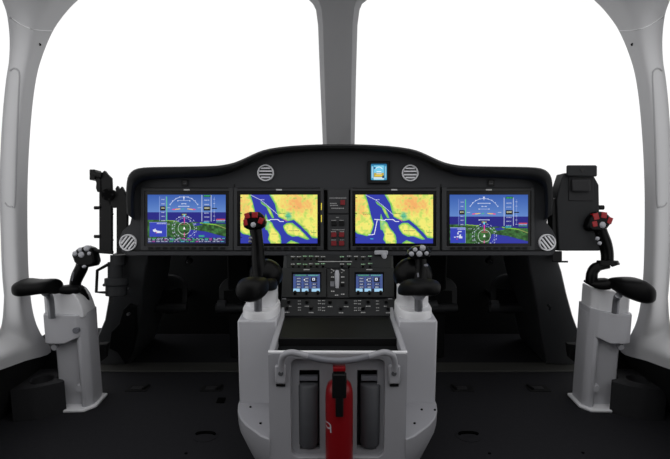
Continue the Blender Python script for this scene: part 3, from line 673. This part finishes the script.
# ------------------------------------------------------------ outer columns with armrest
def outer_column(s, label):
    t = thing('armrest_column', (XC + s * 1.03, 2.0, 0), label, 'column', 'outer armrest columns')
    X = lambda a: XC + s * a
    body = [(1.09, 1.998), (1.0, 1.998), (.994, 1.974), (.978, 1.97), (.957, 2.0), (.957, 2.085), (1.09, 2.085)]
    rg = lambda z, k: [V((X(a + (0 if i in (0, 6) else k)), y, z)) for i, (a, y) in enumerate(body)]
    mb().loft([rg(.0, 0), rg(.29, .002), rg(.385, .004)]).build('body', 'column', t, bevel=.006)
    # sleeve wrapped round the upper half
    def ring(z, zi):
        pts = [(.962, 2.09, zi), (.962, 1.995, zi), (.985, 1.965, zi), (1.03, 1.950, z), (1.08, 1.948, z), (1.105, 1.958, z), (1.115, 1.98, z), (1.115, 2.09, z)]
        return [V((X(a), y, zz)) for a, y, zz in pts]
    mb().loft([ring(.275, .295), ring(.283, .303), ring(.384, .400 if s > 0 else .378), ring(.388, .405 if s > 0 else .382)]).build('sleeve', 'column', t, bevel=.004, ang=50)
    up = [(.966, 2.08), (.966, 2.0), (.985, 1.978), (1.095, 1.972), (1.108, 1.985), (1.108, 2.08)]
    if s > 0: mb().loft([[V((X(a), y, z + (.0 if a > 1 else dz))) for a, y in up] for z, dz in ((.37, .0), (.455, .012), (.465, .016))]).build('upper_body', 'collar', t, bevel=.005)
    else: mb().prism([V((X(a), 1.975, z)) for a, z in ((1.108, .37), (1.108, .462), (1.0, .468), (.990, .460), (.978, .440), (.968, .410), (.962, .385), (.962, .37))], (0, .105, 0)).build('upper_body', 'collar', t, bevel=.004)
    mb().prism([V((X(a), y, 0)) for a, y in ((1.11, 1.945), (.975, 1.95), (.945, 1.99), (.945, 2.10), (1.11, 2.10))], (0, 0, .012)).build('foot_plate', 'collar', t, bevel=.004)
    c = V((X(1.0), 1.98, .085)); mb().cyl(c + V((0, .01, 0)), c + V((0, -.006, 0)), .017, 20, .013).build('bolt_cap', 'column', t)
    c = V((X(1.075), 1.97, .258)); mb().cyl(c + V((0, .01, 0)), c + V((0, -.012, 0)), .011, 16).build('knob', 'white', t)
    if s < 0:
        c = V((X(.988), 1.962, .325)); mb().cyl(c + V((0, .01, 0)), c + V((0, -.004, 0)), .012, 20).build('oval_badge', 'btn2', t)
    return t
outer_column(-1, 'pale grey armrest column at the left wall'); outer_column(1, 'pale grey armrest column at the right wall')

def pad(parent, st, flat=.75, name='pad'):
    """st: (px, py_top, py_bottom, distance, depth radius) stations along the pad"""
    rings = []
    for px, yt, yb, Y, ry in st:
        c = PY(px, (yt + yb) / 2, Y); rz = max(.004, abs(PY(px, yt, Y).z - PY(px, yb, Y).z) / 2)
        rz = max(rz * .55, math.sqrt(max(rz * rz - (ry * .27) ** 2, 1e-5)))
        rings.append([c + V((0, ry * math.copysign(abs(math.cos(t)) ** .7, math.cos(t)), rz * math.copysign(abs(math.sin(t)) ** .6, math.sin(t)))) for t in [2 * math.pi * k / 18 for k in range(18)]])
    return mb().loft(rings).build(name, 'pad', parent, ang=70, sub=1)
def post_(parent, p0, p1, p2):
    mb().tube(smooth_path([p0, p1, p2], 4), .0125, 14).build('post', 'steel', parent)

# outer left
t = thing('armrest', (PY(52, 316, 1.93).x, 1.93, .39), 'long black armrest pad on the left wall column, tip towards the wall', 'armrest')
pad(t, [(17, 284, 289, 1.86, .02), (18.5, 280, 293.5, 1.86, .05), (22, 278.3, 295.5, 1.86, .062), (27, 278.3, 296, 1.86, .064), (35, 279.5, 295, 1.87, .055), (43, 279.2, 293.5, 1.88, .05), (52, 278.5, 293, 1.90, .045), (58, 280, 294, 1.93, .035), (62, 284, 293, 1.97, .02)])
pad(t, [(56, 286, 292, 1.94, .025), (64, 285, 294, 1.98, .03), (74, 284, 294.5, 2.0, .03), (81, 285, 293, 2.01, .028), (84, 288, 291, 2.02, .01)], name='arm')
post_(t, PY(44.5, 292.5, 1.90), PY(50, 298, 1.93), PY(52, 318, 1.935))
mb().tube(smooth_path([PY(79, 288, 2.0), PY(84, 293, 2.03), PY(87.5, 301, 2.05), PY(89.3, 314, 2.06)], 4), [.012] * 4 + [.01] * 4 + [.008] * 4 + [.004], 10).build('boot_edge', 'pad', t)
# outer right
t = thing('armrest', (PY(615, 310, 1.93).x, 1.93, .39), 'broad black armrest pad on the right wall column, drooping at its tip', 'armrest')
pad(t, [(609, 280, 287, 1.94, .02), (613, 278, 290, 1.92, .04), (620, 277.3, 295, 1.90, .05), (629, 277, 299.5, 1.88, .06), (638, 277.3, 302.5, 1.86, .065), (644.5, 280, 303, 1.85, .06), (649, 284, 301.5, 1.85, .05), (651.3, 288.5, 298.5, 1.85, .03)])
pad(t, [(584.5, 281, 283, 2.0, .01), (587, 279.5, 284.5, 2.0, .03), (594, 278.8, 289, 1.99, .035), (602, 278, 290, 1.97, .035), (612, 277.6, 289, 1.95, .035)], name='arm')
post_(t, PY(619, 295, 1.90), PY(616.5, 299, 1.93), PY(615, 313, 1.935))
# inner left
t = thing('armrest', (PY(258, 310, 1.65).x, 1.65, .52), 'black armrest pad on the left shoulder of the centre console', 'armrest')
pad(t, [(236, 288, 292, 1.58, .01), (238, 281, 297, 1.58, .03), (243, 277.8, 301, 1.575, .042), (251, 277, 302, 1.575, .045), (259, 277, 300.5, 1.58, .044), (265, 278, 296, 1.60, .036), (269, 280, 291, 1.62, .02)])
pad(t, [(263, 279, 290, 1.62, .025), (270, 278, 291, 1.65, .03), (275.5, 278.5, 290, 1.68, .025), (277.5, 281, 288, 1.69, .012)], name='arm')
post_(t, PY(258, 297, 1.62), PY(258, 303, 1.62), PY(258, 316, 1.625))
# inner right
t = thing('armrest', (PY(419, 310, 1.65).x, 1.65, .52), 'black armrest pad on the right shoulder of the centre console', 'armrest')
pad(t, [(397.5, 289, 294, 1.66, .012), (401, 283, 295, 1.65, .03), (408, 279.5, 295.5, 1.62, .038), (416, 278.8, 295, 1.60, .042), (425, 279.3, 295.5, 1.59, .044), (434, 279, 295.5, 1.59, .04), (439, 281.5, 293, 1.59, .025), (440.5, 285, 290, 1.59, .01)])
mb().tube([PY(419, 294, 1.62), PY(419, 300, 1.62)], [.026, .011], 16).build('bracket', 'steel', t)
post_(t, PY(418.5, 297, 1.62), PY(418.5, 303, 1.62), PY(418.5, 318, 1.625))

# ------------------------------------------------------------ control sticks
def stick(name, label, cat, D, head, stem, buttons, reds, base=None, boot=None, extras=(), hd=.055):
    t = thing(name, PD(stem[-1][0], stem[-1][1], D), label, cat)
    hp_ = [PD(x, y, D - .01) for x, y in head]; c = sum(hp_, V()) / len(hp_)
    k = D / FPX
    rings = []
    for sc_, dd in ((.80, -.012), (.94, -.006), (1, .004), (1, hd * .55), (.9, hd * .85), (.72, hd)):
        rings.append([c + (p - c) * sc_ + FW * dd for p in hp_])
    head_ = mb().loft(rings).build('head', 'grip', t, bevel=.0015, ang=40)
    pts = [PD(x, y, D + .012) for x, y, w in stem]; rs = [w * k for x, y, w in stem]
    sp = smooth_path(pts, 3); rr = []
    for i in range(len(rs) - 1): rr += [rs[i] + (rs[i + 1] - rs[i]) * j / 3 for j in range(3)]
    mb().tube(sp, rr + [rs[-1]], 14).build('stem', 'grip', t)
    for x, y, r, mt in buttons:
        p = PD(x, y, D - .015); o = mb()
        rg = lambda rad, n: [p + (RT * math.cos(a) + UP * math.sin(a)) * rad * k - FW * n for a in [2 * math.pi * i / 16 for i in range(16)]]
        o.loft([rg(r, -.008), rg(r, .007), rg(r * .8, .0105), rg(r * .3, .0115)]).build('button', mt, head_, ang=60)
    for x, y, w, h, rot in reds:
        p = PD(x, y, D - .012); a = math.radians(rot); u = RT * math.cos(a) + UP * math.sin(a); v = UP * math.cos(a) - RT * math.sin(a)
        q = [p + u * (sx * w / 2 * k) + v * (sy * h / 2 * k) for sx, sy in ((-1, -1), (1, -1), (1, 1), (-1, 1))]
        mb().hexa([z + FW * .01 for z in q], [z - FW * .012 for z in q]).build('red_button', 'red', head_, bevel=.002)
    for ex in extras: ex(t)
    if base: base(t)
    if boot: boot(t)
    return t
# outer left collective
def ex1(t):
    q = PD(84.2, 266.6, 2.03); mb().ball(q, (.008, .008, .006)).build('pale_trigger', 'btn', t)
    mb().tube([PD(73.5, 272, 2.02), PD(72, 281, 2.02)], .0025, 8).build('side_switch', 'btn2', t)
stick('control_stick', 'control stick with grey buttons beside the left wall column', 'control stick', 2.06,
      [(71.8, 254.5), (77.7, 248.3), (86.8, 245.6), (92.5, 247.6), (94.6, 252), (96.8, 262), (95.3, 265.7), (87, 267.5), (78, 266), (74.5, 262)],
      [(83, 262, 6), (81.5, 268, 6.2), (78, 275, 6.2), (75.5, 282, 5.6), (75, 289, 5.8), (75.5, 292, 6.2)],
      [(75.7, 253.6, 2.5, 'btn'), (80.7, 249.6, 2.2, 'btn'), (87.4, 248.3, 3, 'btn'), (82, 254.6, 3.1, 'btn'), (90, 253.4, 2, 'btn')], [], extras=(ex1,))
# outer right cyclic
def ex2(t):
    D = 2.04
    mb().tube(smooth_path([PD(608, 264, D), PD(598, 266.5, D), PD(593, 271, D), PD(591.5, 278, D), PD(591.5, 283, D)], 4), [.018] * 5 + [.02] * 5 + [.021] * 7, 12).build('goose_neck', 'grip', t)
    mb().tube([PD(607.5, 260.5, D), PD(607.5, 264.5, D)], [.038, .044], 18, flat=.8).build('hand_rest', 'grip', t)
    for x, y in ((597.4, 238.6), (599.6, 243.3)): q = PD(x, y, 2.035); mb().ball(q, (.008, .007, .008)).build('side_switch', 'btn', t)
    mb().tube([PD(612, 264, D), PD(619.3, 263.6, D)], [.012, .004], 8).build('rest_tip', 'grip', t)
stick('control_stick', 'control stick with red buttons beside the right wall column', 'control stick', 2.05,
      [(585.3, 225.5), (588, 218), (593, 212.6), (599, 211.4), (605.5, 212), (611.5, 218), (612, 222), (607, 228.5), (600, 231.5), (591, 231.5), (586.5, 229.5)],
      [(599, 226, 6.2), (601.5, 234, 6.4), (604.8, 243, 6.6), (607, 252, 6.2), (607.3, 261, 6)],
      [(601.8, 224.9, 3.2, 'btn')], [(594.8, 216.6, 5.6, 6.6, 14), (602.8, 215.2, 5.6, 6, -8), (608.7, 220.6, 4.6, 6.6, -20), (593.6, 224, 5, 5.6, 10)], extras=(ex2,))
# inner left cyclic
def ex3(t):
    c = PD(262, 276, 1.76); mb().ball(c + V((.01, .02, 0)), (.056, .05, .052), 24, 14).build('boot', 'grip', t)
    for x, y in ((250.4, 238), (250, 241.6)): q = PD(x, y, 1.70); mb().ball(q, (.006, .006, .005)).build('side_switch', 'btn2', t)
stick('control_stick', 'control stick with red buttons in front of the left map display', 'control stick', 1.74,
      [(242.8, 224), (244.8, 215), (249.4, 211.8), (258.8, 211.8), (263, 215.5), (266, 222), (264.8, 226.5), (260.5, 229), (249, 230), (244, 227.5)],
      [(255, 224, 6.2), (256, 232, 6.2), (257, 240, 6.1), (257.8, 248, 6.2), (258, 256, 6.6), (259, 266, 7.5), (260, 276, 8)],
      [(253.6, 224.8, 2.7, 'btn')], [(247.6, 215.9, 5, 5.6, 20), (255.3, 215, 6, 5.8, 0), (261.2, 220.8, 4.8, 6, -20), (246, 222.6, 4, 6, 10)], extras=(ex3,))
# inner right collective
def ex4(t):
    c = PD(414, 277, 1.78); mb().ball(c + V((0, .03, 0)), (.066, .05, .06), 24, 14).build('boot', 'grip', t)
    q = PD(426, 265.5, 1.73); mb().ball(q, (.007, .007, .005)).build('pale_trigger', 'btn2', t)  # grey ball paints in the gleam on the trigger
    mb().tube([PD(417.8, 273, 1.72), PD(418.2, 277, 1.72)], .003, 8).build('side_switch', 'btn2', t)
stick('control_stick', 'control stick with grey buttons standing right of the touch displays', 'control stick', 1.76,
      [(406.8, 255), (409, 250), (414, 246.5), (423, 245), (428.5, 247.5), (431, 252), (430, 257.5), (425, 259), (412, 259)],
      [(420, 254, 5.5), (420.8, 262, 6), (420.5, 270, 6.4), (419.5, 278, 7.2), (418.5, 283, 8)],
      [(422.4, 248, 3, 'btn'), (414.9, 249.6, 2.3, 'btn'), (411.2, 253.8, 2.5, 'btn'), (419, 253.8, 3.1, 'btn'), (426.2, 253.3, 2.2, 'btn')], [], extras=(ex4,))

# ------------------------------------------------------------ storage boxes with round wells
def box_shape(s, label):
    X = lambda a: XC + s * a
    t = thing('storage_box', (X(1.09), 1.85, 0), label, 'storage box', 'storage boxes by the wall columns')
    if s < 0:
        poly = [V(p) for p in ((-1.198, 1.877, .125), (-1.12, 1.895, .125), (-1.045, 1.945, .125), (-1.028, 1.965, .125), (-1.083, 1.985, .125), (-1.084, 2.075, .125), (-1.198, 2.075, .125))]
    else:
        poly = [V(p) for p in ((1.238, 1.89, .125), (1.20, 1.885, .125), (1.15, 1.892, .125), (1.09, 1.921, .125), (1.045, 1.965, .125), (1.103, 1.985, .125), (1.104, 2.075, .125), (1.238, 2.075, .125))]
    n = len(poly); cen = V((X(1.136 if s < 0 else 1.158), 1.972, .125)); r = .040
    ring = []
    for p in poly: ring.append(p)
    # top with a hole: angular sort of outer points around the hole centre
    N = 40; hole = []; outer = []
    for k in range(N):
        a = 2 * math.pi * k / N; d = V((math.cos(a), math.sin(a), 0)); hole.append(cen + d * r)
        best = None
        for i in range(n):
            A, B = poly[i], poly[(i + 1) % n]; e_ = B - A; den = d.x * e_.y - d.y * e_.x
            if abs(den) < 1e-9: continue
            w = A - cen; tt = (w.x * e_.y - w.y * e_.x) / den; uu = (w.x * d.y - w.y * d.x) / den
            if tt > 0 and -1e-6 <= uu <= 1 + 1e-6 and (best is None or tt < best): best = tt
        outer.append(cen + d * max(best or r * 1.2, r * 1.08))
    dz = V((0, 0, -.125)); sh = V((0, 0, -.05))
    body = mb().loft([[p + dz for p in outer], outer, [h for h in hole], [cen + (h - cen) * .92 + sh for h in hole]], caps=True)
    body.build('body', 'box', t, ang=35)
    mb().loft([[cen + (h - cen) * 1.0 + V((0, 0, .001)) for h in hole], [cen + (h - cen) * 1.07 + V((0, 0, .003)) for h in hole], [cen + (h - cen) * 1.12 + V((0, 0, .0)) for h in hole]], caps=False).build('well_rim', 'box', t)
def PZ(px, py, z): r = ray(px, py); return CAM + r * ((z - CAM.z) / r.z)
box_shape(-1, 'low black storage box with a round well at the left wall')
box_shape(1, 'low black storage box with a round well at the right wall')

# ------------------------------------------------------------ gear left of the panel
def Q(px, py, n=0): return PD(px, py, 2.06 - n)
t = thing('folding_arm', Q(105, 253), 'black jointed folding arm standing left of the panel against the window', 'arm')
mb().prism([Q(x, y) for x, y in [(99, 252), (99, 190), (100.5, 178), (102.5, 172), (104.2, 170.4), (107, 174), (111, 178), (111.5, 190), (111.5, 252)]], FW * .018).build('front_plate', 'black', t, bevel=.002)
mb().prism([Q(x, y, -.0) for x, y in [(116.3, 254), (116.3, 192), (115, 189), (117, 185.6), (119.3, 189.5), (121.5, 186.3), (124.5, 192), (127.3, 199), (127, 230), (124, 254)]], FW * .018).build('rear_plate', 'black', t, bevel=.002)
mb().prism([Q(x, y, .01) for x, y in [(89.2, 169.3), (94.5, 169.3), (95.2, 171), (95, 179.5), (89.2, 180)]], FW * .06).build('clamp_knob', 'black', t, bevel=.003)
mb().cyl(Q(93, 174.5), Q(102, 175.5), .012, 14).build('cross_rod', 'black', t)
mb().prism([Q(x, y, .005) for x, y in [(94.5, 178), (100, 178), (101, 192), (97, 192), (95.6, 188), (96, 183)]], FW * .04).build('link_plate', 'black', t, bevel=.003)
mb().prism([Q(x, y, .0) for x, y in [(109, 189), (113.5, 190), (118, 193), (118, 207), (113, 208), (108, 204)]], FW * .018).build('hinge_plate', 'black', t, bevel=.003)
mb().cyl(Q(107.5, 194.5, .018), Q(107.5, 194.5, -.05), .022, 20).build('pivot', 'grip', t)
for i in range(5):
    a = i * 1.25; mb().cyl(Q(107.5 + 5 * math.cos(a), 194.5 + 5 * math.sin(a), .025), Q(107.5 + 5 * math.cos(a), 194.5 + 5 * math.sin(a), .0), .004, 8).build('bolt', 'black', t)
for y in (207.8, 236.5): mb().cyl(Q(94.5, y), Q(100, y), .0065, 12).build('side_pin', 'black', t)
mb().tube([Q(93, 249.5, .0), Q(100, 251.5), Q(113, 252.5)], .007, 10).build('foot_bar', 'black', t)
for (x, y) in ((100, 207), (112.3, 214), (112.3, 240)): mb().ball(Q(x, y, .0), .005).build('rivet', 'grip', t)

t = thing('cylindrical_fitting', Q(116, 296), 'black stepped cylinder with a square wire guard under the left vent', 'fitting')
kq = 2.06 / FPX
def lay(x0, x1, y0, y1): a = Q((x0 + x1) / 2, y0, -.03); b = Q((x0 + x1) / 2, y1, -.03); r = (x1 - x0) / 2 * kq; return a, b, r
mb().cyl(*lay(110.5, 125.5, 255, 265), 24).build('neck', 'case', t); mb().cyl(*lay(108, 123, 262, 279), 24).build('barrel', 'case', t)
mb().cyl(*lay(105, 128.5, 278, 285), 28).build('flange', 'case', t, bevel=.002); mb().cyl(*lay(106, 127, 285, 295.5), 28).build('base_cup', 'case', t, bevel=.003)
mb().tube([Q(108, 264.5, .0), Q(97.3, 270.5, .0), Q(96.3, 292, .0), Q(108, 292.6, .0)], .0062, 8).build('wire_guard', 'black', t)
for x, y in ((104.2, 285), (128.6, 289)): mb().ball(Q(x, y, -.02), .006).build('lug', 'case', t)
mb().hexa([Q(109, 295, .0), Q(113, 295, .0), Q(113, 304, .0), Q(109, 304, .0)], [Q(109, 295, -.03), Q(113, 295, -.03), Q(113, 304, -.03), Q(109, 304, -.03)]).build('strap_end', 'black', t)

# case right of the panel
t = thing('equipment_case', Q(579, 251), 'tall flat black equipment case with a clip at its top, right of the panel', 'case')
mb().prism([Q(x, y) for x, y in [(558.6, 250.8), (556.5, 200), (559, 188), (563.8, 173), (592.5, 173), (599, 185), (600.3, 250.8)]], FW * .07).build('shell', 'case', t, bevel=.004)
mb().prism([Q(x, y, -.01) for x, y in [(552.6, 250), (552, 200), (557.5, 197), (559.5, 250)]], FW * .05).build('side_rail', 'black', t, bevel=.002)
mb().slab(Q, 566.3, 597, 165.2, 176.6, -.05, .02).build('clip_block', 'case', t, bevel=.006)
mb().slab(Q, 568.5, 593.5, 176, 201, -.002, .003).build('pocket', 'box', t, bevel=.003)
mb().slab(Q, 571.5, 590.5, 179, 192, .0, .018).build('clip_drum', 'box', t, bevel=.008, seg=4)
mb().prism([Q(x, y, .0215) for x, y in [(579.5, 168.5), (585, 168.5), (582.2, 172.8)]], FW * .003).build('arrow_mark', 'gloss', t)
mb().cyl(Q(599, 207.5, -.02), Q(603.5, 207.5, -.02), .009, 12).build('side_pin', 'black', t)
mb().slab(Q, 552, 562, 251, 262, -.05, -.01).build('foot_block', 'black', t, bevel=.003); mb().slab(Q, 557, 568, 260.8, 262.6, -.04, -.02).build('foot_tab', 'black', t)

# ------------------------------------------------------------ rudder pedals
def pedal(x0, x1, yt, label):
    cx = (x0 + x1) / 2; t = thing('rudder_pedal', PY(cx, 312, 2.5), label, 'pedal', 'rudder pedals in the footwells')
    pts = [PY(x0, 307, 2.5)] + [PY(cx - (x1 - x0) / 2 * math.cos(a), 290 - (290 - yt) * math.sin(a), 2.5 + .04 * math.sin(a)) for a in [math.pi * k / 14 for k in range(15)]] + [PY(x1, 307, 2.5)]
    pl = mb().prism(pts, (0, .02, 0)).build('plate', 'pedal', t, bevel=.003)
    inn = [PY(x0 + 5, 304, 2.5)] + [PY(cx - ((x1 - x0) / 2 - 5) * math.cos(a), 291 - (286 - yt) * math.sin(a), 2.5 + .04 * math.sin(a)) for a in [math.pi * k / 14 for k in range(15)]] + [PY(x1 - 5, 304, 2.5)]
    mb().prism([p + V((0, -.004, 0)) for p in inn], (0, .006, 0)).build('tread', 'dark', pl)
    a, b = PY(x0 - 3, 308, 2.48), PY(x1, 308, 2.48); rl = mb().cyl(a, b, .022, 18).build('roller', 'pedal', t)
    a, b = PY(x0 - 1, 305, 2.48), PY(x0 + 7, 305, 2.48); mb().cyl(a, b, .0235, 18).build('roller_sleeve', 'bezel2', rl)
    c = PY(cx, 312, 2.5); mb().box(c.x - .015, c.x + .015, 2.5, 2.85, c.z - .01, c.z + .02).build('arm', 'dark', t)
pedal(151, 187, 275, 'left footwell pedal nearer the left wing, arched black plate over a roller')
pedal(219, 247, 278, 'left footwell pedal nearer the centre console, mostly in shadow')
pedal(430, 457, 278, 'right footwell pedal nearer the centre console, mostly in shadow')
pedal(491, 527, 274, 'right footwell pedal nearer the right wing, arched black plate over a roller')
for x, w in ((188.6, 'left'), (489.6, 'right')):
    t = thing('adjuster_knob', PY(x, 262, 2.3), 'tiny shiny adjuster knob hanging under the %s end of the panel' % w, 'knob', 'pedal adjuster knobs')
    c = PY(x, 261.5, 2.3); mb().cyl(c + V((0, .02, 0)), c + V((0, -.02, 0)), .014, 18).build('barrel', 'black', t); mb().ball(c + V((0, -.022, .003)), .005).build('tip', 'steel', t)
    mb().cyl(c, c + V((0, 0, .06)), .006, 8).build('rod', 'black', t)
for s in (-1, 1):
    mb_ = mb().box(min(XC + s * .42, XC + s * .52), max(XC + s * .42, XC + s * .52), 2.5, 2.85, .0, .60); struct(mb_.build('trim_7' if s < 0 else 'trim_8', 'dark', bevel=.01))

# ------------------------------------------------------------ floor fittings
def fit(px, py, label, s=1):
    c = PZ(px, py, 0); t = thing('floor_latch', c, label, 'floor latch', 'recessed floor latches')
    mb().box(c.x - .045, c.x + .045, c.y - .03, c.y + .03, 0, .003).build('base', 'wall', t, bevel=.001)
    mb().box(c.x - .025 * 1, c.x + .02, c.y - .018, c.y + .012, .003, .006).build('catch', 'box', t, bevel=.001)
    mb().prism([c + V((s * .024, -.02, .003)), c + V((s * .032, -.02, .003)), c + V((s * .042, .02, .003)), c + V((s * .034, .02, .003))], (0, 0, .008)).build('tab', 'dark', t)
fit(138, 388.5, 'leftmost of the two floor latches left of the console'); fit(212, 388.5, 'floor latch just left of the console, nearest its plinth')
fit(462, 388.5, 'floor latch just right of the console, nearest its plinth', -1); fit(538, 388.5, 'rightmost of the two floor latches right of the console', -1)
for px, py, w in ((205.5, 435.5, 'left'), (468.5, 435.5, 'right')):
    c = PZ(px, py, 0); t = thing('floor_ring', c, 'black arched lifting ring on the floor %s of the console' % w, 'floor ring', 'lifting rings on the floor')
    mb().tube([c + V((.032 * math.cos(a), .012 * math.sin(a), .006)) for a in [math.pi * k / 10 for k in range(11)]], .005, 8).build('ring', 'hole', t)
    mb().lathe(c, [(.045, 0), (.045, .0015), (.01, .0016)], 24).build('base', 'floor', t)
c = PZ(221, 401, 0); tag(mb().box(c.x - .016, c.x + .016, c.y - .02, c.y + .02, 0, .006).build('floor_socket', 'hole', bevel=.002), 'small square black socket on the floor left of the console', 'socket')
for px, py, w in ((186, 453.5, 'left'), (489.5, 453.5, 'right'), (583, 453, 'right wall')):
    c = PZ(px, py, 0); tag(mb().lathe(c, [(.005, 0), (.005, .002), (.002, .003)], 12).build('floor_screw', 'hole'), 'tiny black floor screw at the picture\'s bottom, %s side' % w, 'screw', 'floor screws')
